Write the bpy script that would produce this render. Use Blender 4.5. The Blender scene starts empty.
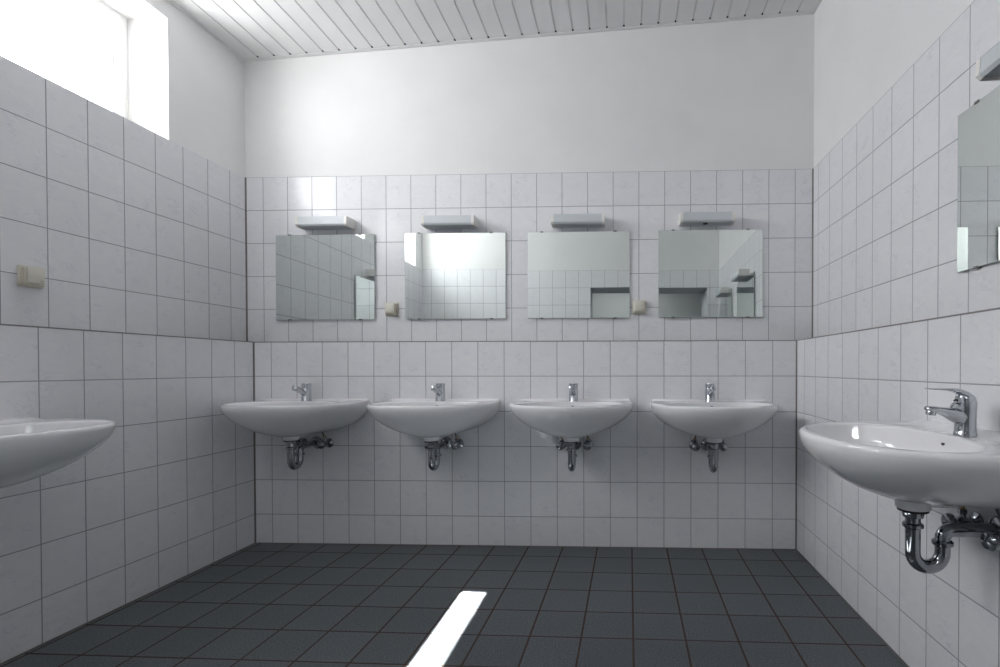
import bpy, bmesh, math, random
from mathutils import Vector, Matrix
random.seed(4)
S = bpy.context.scene
COL = S.collection
PI = math.pi

# ------------------------------------------------------------------ camera
F_PX, CX, CY = 489.22, 605.13, 373.28
YAW, PITCH, ROLL, CAM_H = 0.03606, -0.01071, -0.001136, 1.0095
cy, sy, cp, sp, cr, sr = math.cos(YAW), math.sin(YAW), math.cos(PITCH), math.sin(PITCH), math.cos(ROLL), math.sin(ROLL)
R0 = Vector((cy, sy, 0)); U0 = Vector((sp*sy, -sp*cy, cp)); FW = Vector((-cp*sy, cp*cy, sp))
RR = cr*R0 + sr*U0; UU = -sr*R0 + cr*U0
cam_d = bpy.data.cameras.new('camera')
cam = bpy.data.objects.new('camera', cam_d); COL.objects.link(cam)
cam.matrix_world = Matrix(((RR.x, UU.x, -FW.x, 0), (RR.y, UU.y, -FW.y, 0), (RR.z, UU.z, -FW.z, CAM_H), (0, 0, 0, 1)))
cam_d.sensor_width = 36; cam_d.lens = F_PX/1000*36
cam_d.shift_x = (500-CX)/1000; cam_d.shift_y = (CY-333.5)/1000
cam_d.clip_start = 0.02
S.camera = cam

# ------------------------------------------------------------------ light
S.view_settings.view_transform = 'Standard'
S.view_settings.look = 'None'
S.view_settings.gamma = 1
S.view_settings.use_curve_mapping = False
S.view_settings.exposure = 1.06
W = bpy.data.worlds.new('sky'); S.world = W; W.use_nodes = True
bg = W.node_tree.nodes['Background']
bg.inputs['Color'].default_value = (0.975, 0.985, 1.0, 1)
bg.inputs['Strength'].default_value = 13.0
sun_d = bpy.data.lights.new('sun', 'SUN'); sun_d.energy = 130; sun_d.angle = math.radians(0.5); sun_d.color = (1, 0.97, 0.92)
sun = bpy.data.objects.new('sun', sun_d); COL.objects.link(sun)
sun.rotation_euler = Vector((-1.905, 0.13, 2.656)).to_track_quat('Z', 'Y').to_euler()
sun.location = (-6, 2, 6)
S.cycles.max_bounces = 14; S.cycles.diffuse_bounces = 10; S.cycles.glossy_bounces = 8
S.cycles.transmission_bounces = 8; S.cycles.transparent_max_bounces = 8
S.cycles.caustics_reflective = False; S.cycles.caustics_refractive = False
S.cycles.sample_clamp_indirect = 4.0
S.cycles.use_guiding = True
S.cycles.blur_glossy = 0.0

def portal(name, loc, direction, sx, sy_):
    d = bpy.data.lights.new(name, 'AREA'); d.shape = 'RECTANGLE'; d.size = sx; d.size_y = sy_
    d.cycles.is_portal = True
    o = bpy.data.objects.new(name, d); COL.objects.link(o); o.location = loc
    o.rotation_euler = Vector(direction).to_track_quat('-Z', 'Y').to_euler()
    return o

# ------------------------------------------------------------------ room numbers (metres)
XL, XR, D = -2.263, 1.097, 2.870          # upper wall planes
PB, PL, PR = 0.1276, 0.1395, 0.1343       # how far the lower walls stand forward
HL, HT = 1.163, 2.155                     # ledge and top of the tiling
YR = 0.12                                 # wall with the doorway, beside the camera
def zc(x): return 2.851 + (x-XL)*0.0577   # sloping ceiling

# ------------------------------------------------------------------ materials
def mat(name, color, rough=0.5, metal=0.0, spec=0.5, coat=0.0):
    m = bpy.data.materials.new(name); m.use_nodes = True
    b = m.node_tree.nodes['Principled BSDF']
    b.inputs['Base Color'].default_value = (*color, 1)
    b.inputs['Roughness'].default_value = rough
    b.inputs['Metallic'].default_value = metal
    b.inputs['Specular IOR Level'].default_value = spec
    b.inputs['Coat Weight'].default_value = coat
    return m

def nd(nt, t, **kw):
    n = nt.nodes.new(t)
    for k, v in kw.items(): setattr(n, k, v)
    return n
def mth(nt, op, a, b=None, c=None):
    n = nd(nt, 'ShaderNodeMath', operation=op)
    for i, v in enumerate((a, b, c)):
        if v is None: continue
        if isinstance(v, (int, float)): n.inputs[i].default_value = v
        else: nt.links.new(v, n.inputs[i])
    return n.outputs[0]
def mixc(nt, fac, a, b):
    n = nd(nt, 'ShaderNodeMix', data_type='RGBA')
    for s, v in ((n.inputs[0], fac), (n.inputs[6], a), (n.inputs[7], b)):
        if isinstance(v, (int, float)): s.default_value = v
        elif isinstance(v, tuple): s.default_value = (*v, 1)
        else: nt.links.new(v, s)
    return n.outputs[2]
def sst(nt, v, a, b, lo=0.0, hi=1.0):
    n = nd(nt, 'ShaderNodeMapRange', interpolation_type='SMOOTHSTEP')
    nt.links.new(v, n.inputs[0]); n.inputs[1].default_value = a; n.inputs[2].default_value = b
    n.inputs[3].default_value = lo; n.inputs[4].default_value = hi
    return n.outputs[0]

def tile_mat(name, axes, off, size, joint, tile_c, joint_c, rough, kind='wall', rot=0.0):
    """tiles of the given size laid on two axes of the object's own coordinates"""
    m = mat(name, tile_c, rough, spec=0.2 if kind == 'wall' else 0.5); nt = m.node_tree; b = nt.nodes['Principled BSDF']; L = nt.links
    tc = nd(nt, 'ShaderNodeTexCoord')
    vec = tc.outputs['Object']
    if rot:
        vr = nd(nt, 'ShaderNodeVectorRotate', rotation_type='Z_AXIS'); L.new(vec, vr.inputs['Vector'])
        vr.inputs['Center'].default_value = (off[0], off[1], 0); vr.inputs['Angle'].default_value = rot
        vec = vr.outputs[0]
    sep = nd(nt, 'ShaderNodeSeparateXYZ'); L.new(vec, sep.inputs[0])
    ds, ids = [], []
    for a, o, s in zip(axes, off, size):
        t = mth(nt, 'DIVIDE', mth(nt, 'SUBTRACT', sep.outputs[a], o), s)
        ids.append(mth(nt, 'FLOOR', t))
        f = mth(nt, 'FRACT', t)
        ds.append(mth(nt, 'MULTIPLY', mth(nt, 'MINIMUM', f, mth(nt, 'SUBTRACT', 1.0, f)), s))
    d = mth(nt, 'MINIMUM', ds[0], ds[1])
    mask = sst(nt, d, joint*0.5-0.0004, joint*0.5+0.0006)            # 1 on the tile, 0 in the joint
    cmb = nd(nt, 'ShaderNodeCombineXYZ'); L.new(ids[0], cmb.inputs[0]); L.new(ids[1], cmb.inputs[1])
    wn = nd(nt, 'ShaderNodeTexWhiteNoise', noise_dimensions='3D'); L.new(cmb.outputs[0], wn.inputs[0])
    # each tile gets its own patch of pattern
    off3 = nd(nt, 'ShaderNodeVectorMath', operation='MULTIPLY_ADD')
    L.new(wn.outputs['Color'], off3.inputs[0]); off3.inputs[1].default_value = (9, 9, 9); L.new(tc.outputs['Object'], off3.inputs[2])
    if kind == 'wall':
        n1 = nd(nt, 'ShaderNodeTexNoise'); n1.inputs['Scale'].default_value = 11; n1.inputs['Detail'].default_value = 4
        n1.inputs['Roughness'].default_value = 0.6; n1.inputs['Distortion'].default_value = 1.6
        sc = nd(nt, 'ShaderNodeVectorMath', operation='MULTIPLY'); L.new(off3.outputs[0], sc.inputs[0]); sc.inputs[1].default_value = (1, 1, 1.9)
        L.new(sc.outputs[0], n1.inputs['Vector'])
        vein = mth(nt, 'ABSOLUTE', mth(nt, 'SUBTRACT', n1.outputs[0], 0.5))
        vf = sst(nt, vein, 0.0, 0.035, 1.0, 0.0)
        n2 = nd(nt, 'ShaderNodeTexNoise'); n2.inputs['Scale'].default_value = 14; L.new(off3.outputs[0], n2.inputs['Vector'])
        vf = mth(nt, 'MULTIPLY', vf, sst(nt, n2.outputs[0], 0.48, 0.68))
        cloud = sst(nt, n1.outputs[0], 0.35, 0.65, 0.0, 0.35)
        c = mixc(nt, cloud, tile_c, tuple(v*k for v, k in zip(tile_c, (0.92, 0.93, 0.955))))
        c = mixc(nt, mth(nt, 'MULTIPLY', vf, 0.36), c, tuple(v*k for v, k in zip(tile_c, (0.62, 0.66, 0.74))))
        per = mth(nt, 'MULTIPLY_ADD', wn.outputs['Value'], 0.03, 0.985)
    else:
        n1 = nd(nt, 'ShaderNodeTexNoise'); n1.inputs['Scale'].default_value = 170; n1.inputs['Detail'].default_value = 3
        L.new(tc.outputs['Object'], n1.inputs['Vector'])
        n2 = nd(nt, 'ShaderNodeTexNoise'); n2.inputs['Scale'].default_value = 5; L.new(off3.outputs[0], n2.inputs['Vector'])
        c = mixc(nt, sst(nt, n1.outputs[0], 0.3, 0.72), tuple(v*0.5 for v in tile_c), tuple(v*1.5 for v in tile_c))
        c = mixc(nt, sst(nt, n2.outputs[0], 0.3, 0.75, 0, 0.25), c, tuple(v*0.8 for v in tile_c))
        per = mth(nt, 'MULTIPLY_ADD', wn.outputs['Value'], 0.22, 0.89)
    hs = nd(nt, 'ShaderNodeVectorMath', operation='SCALE'); L.new(c, hs.inputs[0]); L.new(per, hs.inputs['Scale'])
    col = mixc(nt, mask, joint_c, hs.outputs[0])
    L.new(col, b.inputs['Base Color'])
    L.new(mth(nt, 'MULTIPLY_ADD', mask, rough-0.85, 0.85), b.inputs['Roughness'])
    bp = nd(nt, 'ShaderNodeBump'); bp.inputs['Strength'].default_value = 0.5; bp.inputs['Distance'].default_value = 0.0015
    hgt = sst(nt, d, joint*0.3, joint*0.5+0.0022)
    if kind == 'floor':
        hgt = mth(nt, 'MULTIPLY_ADD', n1.outputs[0], 0.12, hgt)
    else:
        n3 = nd(nt, 'ShaderNodeTexNoise'); n3.inputs['Scale'].default_value = 7; L.new(off3.outputs[0], n3.inputs['Vector'])
        hgt = mth(nt, 'MULTIPLY_ADD', n3.outputs[0], 0.35, hgt)
    L.new(hgt, bp.inputs['Height']); L.new(bp.outputs[0], b.inputs['Normal'])
    return m

TILE = (0.80, 0.80, 0.817); JT = (0.33, 0.33, 0.36)
RU, RLo = 0.1977, 0.1988
def wt(name, ax, o, lower): return tile_mat(name, (ax, 2), (o, HL if lower else HT), (0.15, RLo if lower else RU), 0.0034, TILE, JT, 0.13)
M = {}
M['bu'] = wt('back_upper_tiles', 0, -0.2054, False)
M['bl'] = wt('back_lower_tiles', 0, -0.670, True)
M['lu'] = wt('left_upper_tiles', 1, 1.9-0.0481, False)
M['ll'] = wt('left_lower_tiles', 1, 1.9-0.1957, True)
M['ru'] = wt('right_upper_tiles', 1, 1.6-0.0029, False)
M['rl'] = wt('right_lower_tiles', 1, 1.432, True)
M['re'] = wt('entrance_tiles', 0, -0.2054, False)
M['floor'] = tile_mat('floor_tiles', (0, 1), (0.0384, 1.8142), (0.19445, 0.19445), 0.0074, (0.088, 0.101, 0.111), (0.050, 0.028, 0.019), 0.36, 'floor', rot=0.0131)
M['hall_floor'] = M['floor']

def paint(name, c, rough=0.75, bump=0.25, scale=180):
    m = mat(name, c, rough, spec=0.3); nt = m.node_tree; b = nt.nodes['Principled BSDF']
    tc = nd(nt, 'ShaderNodeTexCoord'); n = nd(nt, 'ShaderNodeTexNoise'); n.inputs['Scale'].default_value = scale; n.inputs['Detail'].default_value = 4
    nt.links.new(tc.outputs['Object'], n.inputs['Vector'])
    n2 = nd(nt, 'ShaderNodeTexNoise'); n2.inputs['Scale'].default_value = 3.5; nt.links.new(tc.outputs['Object'], n2.inputs['Vector'])
    nt.links.new(mixc(nt, sst(nt, n2.outputs[0], 0.3, 0.7), c, tuple(v*0.97 for v in c)), b.inputs['Base Color'])
    bp = nd(nt, 'ShaderNodeBump'); bp.inputs['Strength'].default_value = bump; bp.inputs['Distance'].default_value = 0.001
    nt.links.new(n.outputs[0], bp.inputs['Height']); nt.links.new(bp.outputs[0], b.inputs['Normal'])
    return m
M['plaster'] = paint('white_plaster', (0.80, 0.80, 0.80))
M['board'] = paint('white_ceiling_board', (0.72, 0.725, 0.73), 0.5, 0.05)
M['gap'] = mat('board_gap', (0.60, 0.60, 0.60), 0.9)
M['hole'] = mat('dark_hole', (0.02, 0.02, 0.02), 0.9)
M['joint'] = mat('dark_silicone', (0.17, 0.155, 0.15), 0.6)
M['ledge'] = mat('ledge_grout', (0.22, 0.21, 0.21), 0.8)
M['frame'] = mat('white_window_plastic', (0.82, 0.82, 0.82), 0.3)
M['gasket'] = mat('grey_gasket', (0.25, 0.25, 0.25), 0.7)
M['hall'] = paint('hall_paint', (0.56, 0.585, 0.60))
M['jamb'] = paint('jamb_paint', (0.55, 0.57, 0.60))

def ceramic():
    m = mat('sanitary_ceramic', (0.80, 0.80, 0.815), 0.035, spec=0.6)
    nt = m.node_tree; b = nt.nodes['Principled BSDF']
    tc = nd(nt, 'ShaderNodeTexCoord'); n = nd(nt, 'ShaderNodeTexNoise'); n.inputs['Scale'].default_value = 6
    nt.links.new(tc.outputs['Object'], n.inputs['Vector'])
    nt.links.new(mixc(nt, n.outputs[0], (0.805, 0.80, 0.815), (0.815, 0.81, 0.825)), b.inputs['Base Color'])
    return m
def chrome(name, c, r):
    m = mat(name, c, r, 1.0); nt = m.node_tree; b = nt.nodes['Principled BSDF']
    tc = nd(nt, 'ShaderNodeTexCoord'); n = nd(nt, 'ShaderNodeTexNoise'); n.inputs['Scale'].default_value = 45; n.inputs['Detail'].default_value = 3
    nt.links.new(tc.outputs['Object'], n.inputs['Vector'])
    nt.links.new(sst(nt, n.outputs[0], 0.45, 0.75, r, r*2.2), b.inputs['Roughness'])
    return m
M['ceramic'] = ceramic()
M['chrome'] = chrome('chrome', (0.52, 0.54, 0.57), 0.04)
M['dchrome'] = chrome('shaded_chrome', (0.36, 0.375, 0.40), 0.045)  # chrome darkened: the shade below the basins is put into its colour
M['rubber'] = mat('black_rubber', (0.012, 0.012, 0.012), 0.5)
M['hose'] = mat('braided_hose', (0.16, 0.16, 0.165), 0.4, 0.8)
M['brass'] = mat('brass_ring', (0.55, 0.42, 0.22), 0.25, 1.0)
M['silver'] = mat('silvered_glass', (0.80, 0.845, 0.825), 0.0, 1.0)
M['gedge'] = mat('glass_edge', (0.50, 0.57, 0.55), 0.25)
M['clip'] = mat('steel_clip', (0.30, 0.30, 0.30), 0.35, 0.9)
M['cap'] = mat('cream_plastic', (0.80, 0.785, 0.755), 0.4)
M['diff'] = mat('prismatic_diffuser', (0.60, 0.635, 0.66), 0.35)
M['socket'] = mat('cream_bakelite', (0.62, 0.58, 0.49), 0.35)
M['socket2'] = mat('cream_lid', (0.66, 0.64, 0.555), 0.3)

M['added_sill'] = paint('added_dark_sill', (0.16, 0.16, 0.155), 0.5, 0.1)  # for the added sills, dark so that less sun bounces
def ribbed(m):
    nt = m.node_tree; b = nt.nodes['Principled BSDF']
    tc = nd(nt, 'ShaderNodeTexCoord'); w = nd(nt, 'ShaderNodeTexWave', wave_type='BANDS', bands_direction='X'); w.inputs['Scale'].default_value = 90
    nt.links.new(tc.outputs['Object'], w.inputs['Vector'])
    bp = nd(nt, 'ShaderNodeBump'); bp.inputs['Strength'].default_value = 0.25; bp.inputs['Distance'].default_value = 0.001
    nt.links.new(w.outputs[0], bp.inputs['Height']); nt.links.new(bp.outputs[0], b.inputs['Normal'])
ribbed(M['diff'])
def pane_mat():
    m = bpy.data.materials.new('window_glass'); m.use_nodes = True; nt = m.node_tree; nt.nodes.clear()
    o = nd(nt, 'ShaderNodeOutputMaterial'); t = nd(nt, 'ShaderNodeBsdfTransparent'); t.inputs[0].default_value = (0.96, 0.96, 0.96, 1)
    g = nd(nt, 'ShaderNodeBsdfGlossy'); g.inputs['Roughness'].default_value = 0.0
    lw = nd(nt, 'ShaderNodeLayerWeight'); lw.inputs[0].default_value = 0.5
    fr = mth(nt, 'MULTIPLY_ADD', mth(nt, 'POWER', lw.outputs['Facing'], 5.0), 0.94, 0.04)
    mx = nd(nt, 'ShaderNodeMixShader'); nt.links.new(fr, mx.inputs[0]); nt.links.new(t.outputs[0], mx.inputs[1]); nt.links.new(g.outputs[0], mx.inputs[2])
    nt.links.new(mx.outputs[0], o.inputs[0]); return m
M['pane'] = pane_mat()

# ------------------------------------------------------------------ mesh helpers
class MB:
    """collects shapes; build() links them as one mesh object"""
    def __init__(self): self.v = []; self.f = []; self.mi = []; self.sm = []; self.mats = []
    def m(self, mt):
        if mt not in self.mats: self.mats.append(mt)
        return self.mats.index(mt)
    def add(self, vs, fs, mt, smooth=False):
        o = len(self.v); self.v += [tuple(v) for v in vs]; i = self.m(mt)
        for f in fs: self.f.append([a+o for a in f]); self.mi.append(i); self.sm.append(smooth)
    def box(self, x0, x1, y0, y1, z0, z1, mt, face_mats=None):
        vs = [(x, y, z) for z in (z0, z1) for y in (y0, y1) for x in (x0, x1)]
        self.add(vs, [(0, 2, 3, 1), (4, 5, 7, 6), (0, 1, 5, 4), (2, 6, 7, 3), (0, 4, 6, 2), (1, 3, 7, 5)], mt)
    def bbox(self, x0, x1, y0, y1, z0, z1, mt, bev=0.003, seg=2):
        bm = bmesh.new(); bmesh.ops.create_cube(bm, size=1)
        for v in bm.verts: v.co = Vector(((x0+x1)/2+v.co.x*(x1-x0), (y0+y1)/2+v.co.y*(y1-y0), (z0+z1)/2+v.co.z*(z1-z0)))
        bmesh.ops.bevel(bm, geom=bm.edges[:], offset=bev, segments=seg, profile=0.5, affect='EDGES')
        bm.verts.index_update()
        self.add([v.co[:] for v in bm.verts], [[v.index for v in f.verts] for f in bm.faces], mt, True); bm.free()
    def rings(self, rings, mt, cap0=True, cap1=True, smooth=True):
        n = len(rings[0]); vs = [p for r in rings for p in r]; fs = []
        for i in range(len(rings)-1):
            for j in range(n):
                k = (j+1) % n; fs.append((i*n+j, i*n+k, (i+1)*n+k, (i+1)*n+j))
        if cap0: fs.append(tuple(range(n))[::-1])
        if cap1: fs.append(tuple(range((len(rings)-1)*n, len(rings)*n)))
        self.add(vs, fs, mt, smooth)
    def lathe(self, prof, mt, origin=(0, 0, 0), axis=(0, 0, 1), seg=28):
        a = Vector(axis).normalized(); q = a.to_track_quat('Z', 'Y'); o = Vector(origin)
        rs = [[o+q@Vector((r*math.cos(2*PI*j/seg), r*math.sin(2*PI*j/seg), z)) for j in range(seg)] for r, z in prof]
        self.rings(rs, mt)
    def sweep(self, pts, radii, mt, seg=18, up=None):
        """radii: one number, or a list of (side, up) radii per point"""
        P = [Vector(p) for p in pts]; n = len(P); rs = []
        T = [(P[min(i+1, n-1)]-P[max(i-1, 0)]).normalized() for i in range(n)]
        u = Vector(up) if up else (Vector((0, 0, 1)) if abs(T[0].z) < 0.9 else Vector((1, 0, 0)))
        u = (u-T[0]*u.dot(T[0])).normalized()
        for i in range(n):
            u = (u-T[i]*u.dot(T[i])).normalized(); s = T[i].cross(u)
            ra, rb = (radii, radii) if isinstance(radii, (int, float)) else radii[i] if isinstance(radii[i], tuple) else (radii[i], radii[i])
            rs.append([P[i]+s*ra*math.cos(2*PI*j/seg)+u*rb*math.sin(2*PI*j/seg) for j in range(seg)])
        self.rings(rs, mt)
    def build(self, name, parent=None, auto=35):
        me = bpy.data.meshes.new(name); me.from_pydata(self.v, [], self.f)
        for m_ in self.mats: me.materials.append(m_)
        for p, i, s in zip(me.polygons, self.mi, self.sm): p.material_index = i; p.use_smooth = s
        bm = bmesh.new(); bm.from_mesh(me); bmesh.ops.recalc_face_normals(bm, faces=bm.faces)
        for e in bm.edges:
            if len(e.link_faces) == 2 and e.calc_face_angle(0) > math.radians(auto): e.smooth = False
        bm.to_mesh(me); bm.free()
        o = bpy.data.objects.new(name, me); COL.objects.link(o)
        if parent: o.parent = parent
        return o

def arc(c, r, a0, a1, n, plane='yz'):
    out = []
    for i in range(n+1):
        a = math.radians(a0+(a1-a0)*i/n); u, v = r*math.cos(a), r*math.sin(a)
        out.append((c[0], c[1]+u, c[2]+v) if plane == 'yz' else (c[0]+u, c[1], c[2]+v))
    return out
def empty(name, loc, rz=0.0):
    o = bpy.data.objects.new(name, None); COL.objects.link(o); o.location = loc; o.rotation_euler = (0, 0, rz); o.empty_display_size = 0.1
    return o
def tag(o, label, cat, group=None):
    o['label'] = label; o['category'] = cat
    if group: o['group'] = group
    return o
def struct(o, label, cat):
    o['kind'] = 'structure'; o['label'] = label; o['category'] = cat; return o
def copy_tree(o, parent=None):
    c = o.copy(); COL.objects.link(c)
    if parent: c.parent = parent
    for ch in list(o.children): copy_tree(ch, c)
    return c

# ------------------------------------------------------------------ room
b = MB()
b.box(-2.7, 1.5, -2.2, 3.2, -0.15, 0, M['floor'])
struct(b.build('floor'), 'dark grey square floor tiles with brown joints', 'floor')

XO = -2.60                                  # outer face of the window wall
SILL, WTOP = HT, 2.756
W1 = (1.49, 2.378); W2 = (0.30, 1.19)       # the two window openings along y
TP = 0.004                                  # tiles stand proud of the plaster
# left wall
b = MB()
b.box(XO, XL, YR-0.6, D+0.3, 0, HT-TP, M['lu'])
for y0, y1 in ((YR-0.6, W2[0]), (W2[1], W1[0]), (W1[1], D+0.3)): b.box(XO, XL-TP, y0, y1, HT-TP, 3.3, M['plaster'])
for y0, y1 in (W1, W2): b.box(XO, XL-TP, y0, y1, WTOP, 3.3, M['plaster'])
b.box(XL-0.05, XL+PL, YR-0.05, D+0.2, 0, HL, M['ll'])
b.box(XL, XL+PL+0.0008, YR, D-PB, HL-0.0045, HL+0.0004, M['ledge'])
struct(b.build('wall_left'), 'left wall, white marbled tiles below white plaster, thicker below', 'wall')
b = MB()
for y0, y1 in (W1, W2): b.bbox(XO+0.06, XL-0.006, y0+0.001, y1-0.001, HT-0.03, HT-0.001, M['added_sill'], 0.003)  # unseen sills, added dark to weaken the sun's bounce up the reveals
struct(b.build('trim_2'), 'added unseen grey sills inside the high windows', 'trim')
# right wall
b = MB()
b.box(XR, XR+0.3, YR-0.6, D+0.3, 0, HT, M['ru'])
b.box(XR+TP, XR+0.3, YR-0.6, D+0.3, HT, 3.3, M['plaster'])
b.box(XR-PR, XR+0.05, YR-0.05, D+0.2, 0, HL, M['rl'])
b.box(XR-PR-0.0008, XR, YR, D-PB, HL-0.0045, HL+0.0004, M['ledge'])
struct(b.build('wall_right'), 'right wall, white marbled tiles below white plaster, thicker below', 'wall')
# back wall with the corner joints
b = MB()
b.box(XL-0.3, XR+0.3, D, D+0.3, 0, HT, M['bu'])
b.box(XL-0.3, XR+0.3, D+TP, D+0.3, HT, 3.3, M['plaster'])
b.box(XL-0.05, XR+0.05, D-PB, D+0.05, 0, HL, M['bl'])
b.box(XL+PL, XR-PR, D-PB-0.0008, D, HL-0.0045, HL+0.0004, M['ledge'])
for x, y, z0, z1, s in ((XL, D, HL, HT, 1), (XR, D, HL, HT, -1), (XL+PL, D-PB, 0, HL, 1), (XR-PR, D-PB, 0, HL, -1)):
    w = 0.0065
    b.add([(x, y, z0), (x+s*w, y, z0), (x, y-w, z0), (x, y, z1), (x+s*w, y, z1), (x, y-w, z1)], [(0, 1, 2), (3, 5, 4), (1, 4, 5, 2), (0, 3, 4, 1), (0, 2, 5, 3)], M['joint'])
struct(b.build('wall_back'), 'back wall, white marbled tiles below white plaster, thicker below', 'wall')
b = MB()
for x0, x1, y0, y1 in ((XL+PL, XR-PR, D-PB-0.006, D-PB), (XL+PL, XL+PL+0.006, YR, D-PB), (XR-PR-0.006, XR-PR, YR, D-PB)):
    b.box(x0, x1, y0, y1, 0.0, 0.004, M['joint'])
struct(b.build('trim_1'), 'dark joint where the tiled walls meet the floor', 'trim')
# entrance wall and the short passage the doorway opens into
DX0, DX1, DZ, PY = -0.37, 0.965, 1.957, -0.28
b = MB()
for x0, x1, z0, z1, mt in ((XL, DX0, 0, HT, 're'), (DX1, XR, 0, HT, 're'), (DX0, DX1, DZ, HT, 're')):
    b.box(x0, x1, YR-0.02, YR, z0, z1, M[mt])
b.box(XL, XR, YR-0.02, YR-TP, HT, 3.3, M['plaster'])
for x0, x1, z0, z1 in ((XL, DX0, 0, 3.3), (DX1, XR, 0, 3.3), (DX0, DX1, DZ, 3.3)): b.box(x0, x1, PY, YR-0.02, z0, z1, M['jamb'])
struct(b.build('wall_entrance'), 'white tiled wall with a deep doorway, seen in the mirrors', 'wall')
b = MB()
b.box(-2.4, 1.5, -2.1, -1.9, 0, 3.3, M['hall']); b.box(1.45, 1.6, -2.1, PY, 0, 3.3, M['hall'])
b.box(-2.5, -2.3, -2.1, PY-0.3, 0, 3.3, M['hall'])
b.box(-2.5, XL, PY-0.31, PY, 0, 3.3, M['hall']); b.box(XR, 1.5, PY-0.02, PY, 0, 3.3, M['hall'])
b.box(-2.5, 1.6, -2.1, PY, 2.5, 2.6, M['hall'])
struct(b.build('wall_hall'), 'pale painted hall walls beyond the doorway, seen in the mirrors', 'wall')

# ceiling: long boards with open grooves, a flat strip round the edge
b = MB()
def slab(x0, x1, y0, y1, dz0, dz1, mt):
    vs = [(x, y, zc(x)+dz) for dz in (dz0, dz1) for y in (y0, y1) for x in (x0, x1)]
    b.add(vs, [(0, 2, 3, 1), (4, 5, 7, 6), (0, 1, 5, 4), (2, 6, 7, 3), (0, 4, 6, 2), (1, 3, 7, 5)], mt)
PITCH_B = 0.0986; G = 0.0043
x = -2.161-PITCH_B*2; gx = []
while x < XR+PITCH_B: gx.append(x); x += PITCH_B
for i in range(len(gx)-1): slab(gx[i]+G, gx[i+1]-G, YR-0.02, D+0.02, 0.0, 0.0045, M['board'])
slab(XL-0.3, XR+0.4, YR-0.4, D+0.3, 0.0040, 0.06, M['gap'])
for g in gx:
    if XL < g < XR: slab(g-0.005, g+0.005, D-0.030, D-0.021, -0.0006, 0.005, M['hole'])
slab(XL, XR, D-0.018, D+0.01, -0.004, 0.012, M['board'])
slab(XR-0.018, XR+0.01, YR, D, -0.004, 0.012, M['board'])
slab(XL-0.01, XL+0.012, YR, D, -0.003, 0.012, M['board'])
struct(b.build('ceiling'), 'sloping ceiling of narrow white boards with dark grooves', 'ceiling')

# windows
def window(n, y0, y1, label, clip):
    xo = -2.535
    w = empty('window_%d' % n, (xo, (y0+y1)/2, SILL)); struct(w, label, 'window')
    h, hw = WTOP-SILL, (y1-y0)/2
    def fr(name, xa, xb, ins, wid, mt, parent, bot=None):
        m_ = MB(); a = hw-ins; zb = (ins if bot is None else bot); zt = h-ins
        m_.bbox(xa, xb, -a, -a+wid, zb, zt, mt, 0.004); m_.bbox(xa, xb, a-wid, a, zb, zt, mt, 0.004)
        m_.bbox(xa+0.0004, xb-0.0004, -a+wid-0.004, a-wid+0.004, zb, zb+wid, mt, 0.004); m_.bbox(xa+0.0004, xb-0.0004, -a+wid-0.004, a-wid+0.004, zt-wid, zt, mt, 0.004)
        return m_.build(name, parent)
    fr('window_frame', 0.0, 0.062, 0.0, 0.038, M['frame'], w)
    s = fr('window_sash', 0.02, 0.075, 0.032, 0.052, M['frame'], w)
    g = MB(); a = hw-0.084; t = 0.004
    for q in ((-a, -a+t, 0.084, h-0.084), (a-t, a, 0.084, h-0.084), (-a, a, 0.084, 0.084+t), (-a, a, h-0.084-t, h-0.084)): g.box(0.0755, 0.077, q[0], q[1], q[2], q[3], M['gasket'])
    g.build('gasket', s)
    p = MB(); p.box(0.045, 0.049, -a-0.005, a+0.005, 0.079, h-0.079, M['pane']); p.build('pane', s)
    hg = MB()
    for yy, zz in ((hw-0.036, h-0.075), (hw-0.036, 0.075)): hg.lathe([(0.0, -0.03), (0.006, -0.028), (0.006, 0.028), (0.0, 0.03)], M['cap'], (0.072, yy, zz), seg=12)
    hg.build('hinge', w)
    portal('window_portal', (XO-0.02, (y0+y1)/2, (SILL+WTOP)/2), (1, 0, 0), h, y1-y0)
window(1, *W1, 'white framed high window in the left wall, far one', 0)
window(2, *W2, 'white framed high window, nearest the entrance wall', 0)
hl = MB(); hl.bbox(-0.6, 0.6, -1.3, -1.15, 2.44, 2.5, M['frame'], 0.01)  # unseen housing added to go with the hall fill light
hlo = hl.build('added_hall_lamp'); hlo.location = (0, 0, 0)
tag(hlo, 'added unseen white lamp housing on the hall ceiling, beyond the doorway', 'lamp')
ld = bpy.data.lights.new('hall_fill_light', 'AREA'); ld.shape = 'RECTANGLE'; ld.size = 1.1; ld.size_y = 0.1; ld.energy = 5; ld.color = (1.0, 0.98, 0.97)  # fill light added to brighten the hall in the mirrors
lo_ = bpy.data.objects.new('hall_fill_light', ld); COL.objects.link(lo_); lo_.location = (0, -1.225, 2.43)

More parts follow.
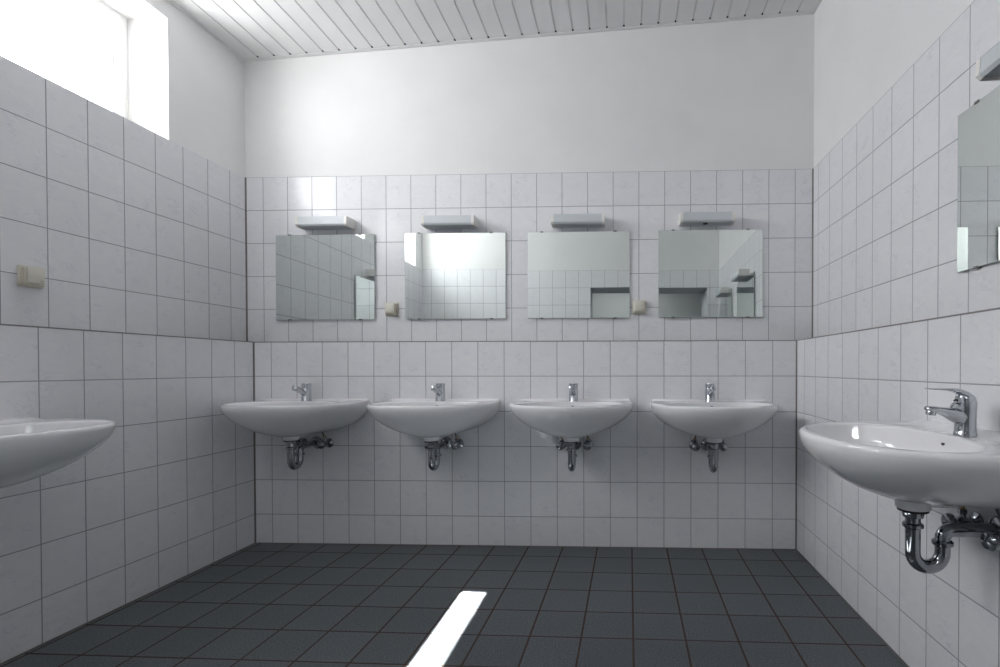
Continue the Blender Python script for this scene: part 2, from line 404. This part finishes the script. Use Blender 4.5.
# ------------------------------------------------------------------ washbasin (y grows out from the wall, z=0 at the rim)
BD = 0.482
def basin(parent, dep, dz=0.0):
    a, yc, aw = 0.324, 0.17, 0.312; NS, NF, NB = 8, 72, 20
    out = []
    for i in range(NS):
        y = yc*i/NS; out.append((a-(a-aw)*((yc-y)/yc)**2, y))
    for i in range(NF+1):
        t = PI*i/NF; c, s = math.cos(t), math.sin(t); e = 2/2.12
        out.append((a*math.copysign(abs(c)**e, c), yc+(BD-yc)*abs(s)**e))
    for i in range(NS): y = yc*(1-(i+1)/NS); out.append((-(a-(a-aw)*((yc-y)/yc)**2), y))
    for i in range(1, NB): out.append((-aw+2*aw*i/NB, 0.0))
    yh, qq, ZT = 0.23, 1.64, 0.014
    def hull(k, z):
        f = min(1.0, max(0.0, (-ZT-z)/(dep-ZT))); kw = max(k, (1-f**2.1)**(1/2.1))
        r = []
        for x, y in out:
            t = max(0.0, 1-y/0.28); t = t*t*(3-2*t)
            r.append((x*(k+(kw-k)*t), yh+(y-yh)*k if y > yh else y, z))
        return r
    def inset(d, z):
        return [(x*(1-d/a), (y if y > 0.01 else d*0.0)-(d if y > yc else d*y/yc), z) for x, y in out]
    rings = []
    ks = [0.0, 0.10, 0.16, 0.23, 0.31, 0.39, 0.47, 0.55, 0.63, 0.70, 0.77, 0.83, 0.88, 0.92, 0.95, 0.972, 0.986, 0.994]
    for k in ks: rings.append(hull(max(k, 0.02), -ZT-(dep-ZT)*(1-max(k, 0.08)**qq)**(1/qq)))
    rings[0] = hull(0.02, rings[1][0][2]-0.0003)
    rings += [hull(1.0, -ZT), inset(0.0004, -0.0100), inset(0.0014, -0.0064), inset(0.0030, -0.0036), inset(0.0052, -0.0016), inset(0.0078, -0.0004), inset(0.0105, 0.0)]
    # inner edge of the bowl, its points lying in the same direction as the rim's
    cy0, ai, bf, bb = 0.284, 0.270, 0.172, 0.148
    def inner(k, z, sh=0.0):
        r = []
        for x, y in out:
            dx, dy = x/0.31, (y-cy0)/0.21
            t = math.atan2(dy, dx); c, s = math.cos(t), math.sin(t); e = 2/2.25
            bx = ai*math.copysign(abs(c)**e, c); by = (bf if s > 0 else bb)*math.copysign(abs(s)**e, s)
            r.append((bx*k, cy0-sh+by*k, z))
        return r
    lo, li = inset(0.0105, 0.0), inner(1.02, 0.0)
    for k in range(1, 8): rings.append([tuple(p+(q-p)*k/8 for p, q in zip(P_, Q_)) for P_, Q_ in zip(lo, li)])
    rings += [inner(1.02, 0.0), inner(1.0, -0.0006), inner(0.985, -0.003), inner(0.972, -0.009)]
    for k in (0.955, 0.93, 0.89, 0.84, 0.77, 0.68, 0.57, 0.45, 0.32, 0.20, 0.10):
        rings.append(inner(k, -0.009-0.126*(1-k**2.3)**(1/1.9), 0.07*(1-k)))
    def relief(p):
        x, y, z = p
        if z < -0.0005 and y > 0.02: return p
        ss = lambda t: max(0, min(1, t))**2*(3-2*max(0, min(1, t)))
        dz = 0.007*ss(1-(y-0.012)/0.03) - 0.005*ss(1-abs(y-0.085)/0.055)*ss((0.27-abs(x))/0.06)
        return (x, y, z+dz)
    rings = [[relief(p) for p in rg] for rg in rings]
    m_ = MB(); m_.rings(rings, M['ceramic'], True, True)
    # waste boss and the rib behind it, under the bowl
    m_.lathe([(0.046, 0.03), (0.044, 0.0), (0.041, -0.012), (0.040, -0.02), (0.034, -0.023), (0.0, -0.023)], M['ceramic'], (0, 0.215, -0.178+dz))
    m_.sweep([(0, 0.20, -0.180+dz), (0, 0.13, -0.181+dz), (0, 0.10, -0.178+dz), (0, 0.07, -0.17+dz)], [(0.036, 0.017), (0.034, 0.015), (0.028, 0.010), (0.02, 0.004)], M['ceramic'])
    o = m_.build('basin', parent, 50)
    d = MB()
    d.lathe([(0.0, 0.0006), (0.021, 0.0006), (0.031, 0.0022), (0.033, 0.0008), (0.033, -0.004), (0.0, -0.004)], M['chrome'], (0, 0.218, -0.1335))
    d.lathe([(0.0, 0.0), (0.019, 0.0), (0.019, 0.0012), (0.0, 0.0012)], M['hole'], (0, 0.218, -0.1335))
    d.build('drain', o)
    h_ = MB(); h_.lathe([(0.0, 0.0), (0.0075, 0.0), (0.0078, 0.0012), (0.0, 0.0014)], M['hole'], (0, 0.1385, -0.0215), (0, 1, 0.32), 20)
    h_.build('overflow_hole', o)
    return o

def trap(parent, leg=0.07, twist=0.0, dz=0.0):
    y1, y2 = 0.215, 0.215-leg
    m_ = MB()
    pts = [(0, y1, -0.205+dz), (0, y1, -0.31+dz)] + arc((0, (y1+y2)/2, -0.313+dz), leg/2+0.0001, 0, -180, 14)[1:] + [(0, y2, -0.285)]
    pts += [(twist*0.3, y2-0.0005, -0.272)] + [(twist*(0.3+0.7*i/6), y2-0.024+0.024*math.cos(math.radians(15*i)), -0.270+0.024*math.sin(math.radians(15*i))) for i in range(1, 7)] + [(twist, 0.035, -0.246), (twist, 0.0, -0.246)]
    m_.sweep(pts, 0.0178, M['dchrome'], 20)
    o = m_.build('trap_pipe', parent)
    r = MB()
    r.lathe([(0.0, 0), (0.036, 0), (0.036, -0.005), (0.0, -0.005)], M['rubber'], (0, y1, -0.2005+dz))
    r.build('rubber_gasket', o)
    n = MB()
    n.lathe([(0.0, 0), (0.026, 0), (0.026, -0.004), (0.024, -0.016), (0.0, -0.016)], M['dchrome'], (0, y1, -0.2055+dz), seg=12)
    n.build('flange_nut', o)
    for (yy, zz, t) in ((y1, -0.243+dz, 0), (y2, -0.288+dz, 0)):
        n = MB(); n.lathe([(0.0, 0.007), (0.021, 0.007), (0.0245, 0.004), (0.0245, -0.004), (0.021, -0.007), (0.0, -0.007)], M['dchrome'], (0, yy, zz), seg=24)
        n.build('union_nut', o)
    w = MB(); w.lathe([(0.0, 0.0), (0.036, 0.0), (0.034, 0.006), (0.022, 0.012), (0.0, 0.012)], M['dchrome'], (twist, 0.0, -0.246), (0, 1, 0), 32)
    w.build('wall_rosette', o)
    return o

def valve(parent, x, z, bend):
    m_ = MB()
    m_.lathe([(0.0, 0), (0.027, 0), (0.026, 0.005), (0.013, 0.010), (0.010, 0.012), (0.010, 0.03), (0.014, 0.031), (0.014, 0.050), (0.009, 0.052), (0.0, 0.052)], M['dchrome'], (x, 0, z), (0, 1, 0))
    m_.lathe([(0.0, 0), (0.008, 0), (0.008, 0.016), (0.011, 0.017), (0.011, 0.029), (0.006, 0.031), (0.0, 0.031)], M['dchrome'], (x, 0.04, z+0.006), (0, 0, 1), 6)
    o = m_.build('angle_valve', parent)
    k = MB()
    k.lathe([(0.0, 0), (0.007, 0.0), (0.008, 0.010), (0.017, 0.012), (0.0225, 0.018), (0.0235, 0.027), (0.019, 0.035), (0.010, 0.039), (0.0, 0.040)], M['dchrome'], (x, 0.05, z), (0, 1, 0))
    k.build('valve_knob', o)
    h_ = MB()
    P = [(x, 0.04, z+0.035)]
    for i in range(1, 13):
        t = i/12; P.append((x*(1-t)**1.2+bend*math.sin(PI*t), 0.04+0.035*t, z+0.035+0.125*t))
    h_.sweep(P, 0.0048, M['hose'], 12)
    h_.lathe([(0.0, 0), (0.0068, 0), (0.0068, 0.014), (0.0, 0.014)], M['brass'], (x, 0.04, z+0.034), (0, 0, 1), 14)
    h_.build('supply_hose', o)
    return o

def push_tap(parent):
    t = MB()
    t.lathe([(0.0, 0), (0.027, 0), (0.0275, 0.003), (0.0255, 0.006), (0.0245, 0.074), (0.0235, 0.077), (0.0, 0.077)], M['chrome'], (0, 0.085, -0.006), seg=32)
    o = t.build('faucet', parent)
    c = MB(); c.lathe([(0.0, 0), (0.0222, 0), (0.0222, 0.004), (0.0245, 0.005), (0.0245, 0.022), (0.0235, 0.0255), (0.012, 0.0265), (0.0, 0.0265)], M['chrome'], (0, 0.085, 0.0712), seg=32)
    c.build('push_button', o)
    s_ = MB(); s_.sweep([(0, 0.095, 0.038), (0, 0.128, 0.052), (0, 0.160, 0.066), (0, 0.178, 0.0735), (0, 0.187, 0.0765), (0, 0.190, 0.0775)], [0.0145, 0.0145, 0.0145, 0.0145, 0.014, 0.009], M['chrome'], 22)
    s_.build('spout', o)
    n = MB(); n.lathe([(0.0, 0), (0.0125, 0), (0.0145, 0.002), (0.0145, 0.014), (0.011, 0.016), (0.0, 0.016)], M['chrome'], (0, 0.1785, 0.075), (0, 0.18, -1), 20)
    n.build('aerator', o)
    return o

def mixer_tap(parent):
    t = MB(); y0 = 0.085
    rs = []
    for z, ra, rb, off in ((-.006, .0285, .0285, 0), (.004, .0285, .0285, 0), (.007, .0265, .0265, 0), (.035, .0262, .0262, 0), (.06, .0268, .0268, .0), (.080, .0272, .0275, -.0005), (.092, .0262, .0268, -.001), (.104, .0232, .0245, .000), (.114, .0175, .0190, .004), (.1195, .009, .011, .008)):
        rs.append([(0.9*ra*math.cos(2*PI*j/36), y0+off+0.9*rb*math.sin(2*PI*j/36), z) for j in range(36)])
    t.rings(rs, M['chrome'])
    o = t.build('faucet', parent)
    s_ = MB(); s_.sweep([(0, y0+0.010, 0.050), (0, y0+0.030, 0.056), (0, y0+0.050, 0.0635), (0, y0+0.068, 0.069), (0, y0+0.086, 0.0722), (0, y0+0.097, 0.0732), (0, y0+0.101, 0.0735)],
             [(0.022, 0.024), (0.0205, 0.0195), (0.0185, 0.0135), (0.0165, 0.0098), (0.0145, 0.0082), (0.012, 0.007), (0.006, 0.003)], M['chrome'], 28)
    s_.build('spout', o)
    n = MB(); n.lathe([(0.0, 0), (0.0112, 0), (0.0118, 0.002), (0.0118, 0.012), (0.0100, 0.014), (0.0, 0.014)], M['chrome'], (0, y0+0.085, 0.068), (0, 0.15, -1), 24)
    n.build('aerator', o)
    l = MB(); l.sweep([(0, y0-0.012, 0.103), (0, y0+0.004, 0.1145), (0, y0+0.020, 0.1225), (0, y0+0.040, 0.1265), (0, y0+0.060, 0.1275), (0, y0+0.080, 0.1280), (0, y0+0.094, 0.1290), (0, y0+0.100, 0.1300)],
             [(0.0185, 0.008), (0.0205, 0.0095), (0.0190, 0.0080), (0.0160, 0.0048), (0.0135, 0.0032), (0.0120, 0.0025), (0.0100, 0.0020), (0.0050, 0.0010)], M['chrome'], 28)
    l.build('lever', o)
    c = MB(); c.lathe([(0.0, 0), (0.017, 0), (0.0185, 0.004), (0.0165, 0.012), (0.0, 0.016)], M['chrome'], (0, y0+0.014, 0.078), (0, 0.75, 0.65), 24)
    c.lathe([(0.0, 0), (0.0042, 0), (0.0042, 0.001), (0.0, 0.001)], M['hole'], (0, y0+0.0255, 0.0965), (0, 0.75, 0.65), 14)
    c.build('cartridge_cap', o)
    o.scale = (1, 1, 0.91)
    return o

def washbasin(label, loc, rz, tap='push', leg=0.07, twist=0.0, xv=(-0.075, 0.075), dep=0.182, dz=0.0):
    w = empty('washbasin', loc, rz)
    tag(w, label, 'washbasin', None)
    basin(w, dep, dz)
    (push_tap if tap == 'push' else mixer_tap)(w)
    trap(w, leg, twist, dz)
    for x in xv: valve(w, x, -0.248, 0.02 if x > 0 else -0.02)
    return w

RIM = 0.830
YB = D-PB
first = washbasin('white ceramic washbasin in the left corner of the back wall, below the leftmost back mirror', (-1.758, YB, RIM), PI)
specs = [('white ceramic washbasin second from the left on the back wall, chrome push tap', -1.003, RIM, 0.0),
         ('white ceramic washbasin third from the left on the back wall, overflow hole in view', -0.268, RIM, 0.0),
         ('white ceramic washbasin rightmost on the back wall, below the rightmost back mirror', 0.470, RIM-0.001, 0.0)]
for lb, x, z, r in specs:
    c = copy_tree(first); c.location = (x, YB, z); c['label'] = lb
wl = copy_tree(first); wl.location = (XL+PL, 1.372, 0.829); wl.rotation_euler = (0, 0, -PI/2)
wl['label'] = 'white washbasin cut off by the left edge, on the left wall'
wr = washbasin('large near white washbasin on the right wall with a lever mixer tap', (XR-PR, 1.286, 0.838), PI/2, tap='mixer', leg=0.075, xv=(-0.075, 0.075), dep=0.168, dz=0.009)
for o in [o for o in COL.objects if o.name.startswith('washbasin')]: o['group'] = 'white washbasins along the walls'

# ------------------------------------------------------------------ mirrors
def make_mirror():
    r = empty('wall_mirror', (0, 0, 0)); w, h, t0, t1 = 0.30, 0.2525, 0.007, 0.012
    g = MB(); g.box(-w, w, t0, t1, 0, 2*h, M['gedge']); e = 0.0012
    g.add([(-w+e, t1+0.0002, e), (w-e, t1+0.0002, e), (w-e, t1+0.0002, 2*h-e), (-w+e, t1+0.0002, 2*h-e)], [(0, 1, 2, 3)], M['silver'])
    g.build('mirror_glass', r)
    for x in (-0.215, 0.215):
        for z, s in ((0, -1), (2*h, 1)):
            c = MB(); za, zb = sorted((z+s*0.004, z-s*0.0035))
            c.bbox(x-0.009, x+0.009, 0.0, 0.0155, za, zb, M['clip'], 0.001, 1); c.build('mirror_clip', r)
    return r
mproto = make_mirror()
ms = [('frameless mirror above the back-left corner basin, a bright window sliver in its top corner', (-1.773, D, 1.300), PI, 0.0, 0.004),
      ('frameless mirror second from the left on the back wall, reflecting bright plaster', (-0.988, D, 1.302), PI, 0.009, 0.001),
      ('frameless mirror third from the left on the back wall, doorway edge in its lower right', (-0.259, D, 1.302), PI, 0.0, 0.005),
      ('frameless mirror rightmost on the back wall, reflecting two more mirrors', (0.508, D, 1.304), PI, 0.001, 0.0065),
      ('frameless mirror cut off by the right edge, above the near right basin', (XR, 1.333, 1.318), PI/2, 0.0),
      ('frameless mirror on the right wall beside the doorway, seen only in reflection', (XR, 0.50, 1.326), PI/2, 0.0),
      ('frameless mirror on the left wall, seen only as a reflection in the corner mirror', (XL, 1.36, 1.30), -PI/2, 0.0)]
for i, (lb, loc, rz, tw, *tl) in enumerate(ms):
    o = mproto if i == 0 else copy_tree(mproto)
    o.location = loc; o.rotation_euler = (tl[0] if tl else 0.0, 0, rz+tw); tag(o, lb, 'mirror', 'frameless wall mirrors')

# ------------------------------------------------------------------ lamps over the mirrors
def make_lamp():
    r = empty('mirror_lamp', (0, 0, 0)); w = 0.153
    def prof(grow):
        return [(0.0, -grow*0.3), (0.082, -grow), (0.090+grow, 0.010-grow*0.4), (0.088+grow, 0.054+grow*0.6), (0.0, 0.056+grow*0.6)]
    def ext(x0, x1, pr, mt, nm):
        m_ = MB(); n = len(pr)
        m_.add([(x, y, z) for x in (x0, x1) for y, z in pr], [tuple(range(n)), tuple(range(2*n-1, n-1, -1))]+[(i, (i+1) % n, n+(i+1) % n, n+i) for i in range(n)], mt)
        return m_.build(nm, r)
    ext(-w+0.016, w-0.016, prof(0.0), M['diff'], 'diffuser')
    ext(-w, -w+0.016, prof(0.0022), M['cap'], 'end_cap'); ext(w-0.016, w, prof(0.0022), M['cap'], 'end_cap')
    return r
lproto = make_lamp()
ls = [('small cream and grey lamp over the corner mirror, leftmost of the four', (-1.747, D, 1.836), PI),
      ('small lamp over the second mirror from the left on the back wall', (-1.005, D, 1.833), PI),
      ('small lamp over the third mirror from the left on the back wall', (-0.256, D, 1.832), PI),
      ('small lamp over the rightmost back mirror with a dark switch below', (0.479, D, 1.834), PI),
      ('lamp cut off by the right edge, over the near right mirror', (XR, 1.288, 1.828), PI/2),
      ('lamp on the right wall beside the doorway, seen only in reflection', (XR, 0.50, 1.810), PI/2),
      ('lamp on the left wall, seen only as a reflection in the corner mirror', (XL, 1.33, 1.836), -PI/2)]
for i, (lb, loc, rz) in enumerate(ls):
    o = lproto if i == 0 else copy_tree(lproto)
    o.location = loc; o.rotation_euler = (0, 0, rz); tag(o, lb, 'lamp', 'lamps over the mirrors')
    if i == 3:
        s_ = MB(); s_.bbox(-0.004, 0.022, 0.050, 0.066, -0.009, 0.001, M['rubber'], 0.002); s_.build('pull_switch', o)

# ------------------------------------------------------------------ cream sockets
def make_socket():
    r = empty('wall_socket', (0, 0, 0))
    f = MB(); f.bbox(-0.040, 0.040, 0.0, 0.010, -0.040, 0.040, M['socket'], 0.006, 3); f.bbox(-0.033, 0.033, 0.009, 0.022, -0.033, 0.033, M['socket'], 0.003); f.build('socket_frame', r)
    l = MB(); l.bbox(-0.026, 0.030, 0.022, 0.033, -0.024, 0.034, M['socket2'], 0.003, 2); lo = l.build('hinged_lid', r)
    d = MB(); d.bbox(-0.018, -0.010, 0.0328, 0.0338, -0.0165, -0.0140, M['clip'], 0.0004, 1); d.build('finger_mark', lo)
    return r
sproto = make_socket()
for i, (lb, loc, rz) in enumerate([('cream wall socket with hinged lid, between the first two back mirrors', (-1.371, D, 1.360), PI),
                                   ('cream wall socket with hinged lid, right of the third back mirror', (0.098, D, 1.363), PI),
                                   ('cream wall socket with hinged lid, on the left wall', (XL, 1.790, 1.359), -PI/2)]):
    o = sproto if i == 0 else copy_tree(sproto)
    o.location = loc; o.rotation_euler = (0, 0, rz); tag(o, lb, 'socket', 'cream wall sockets')
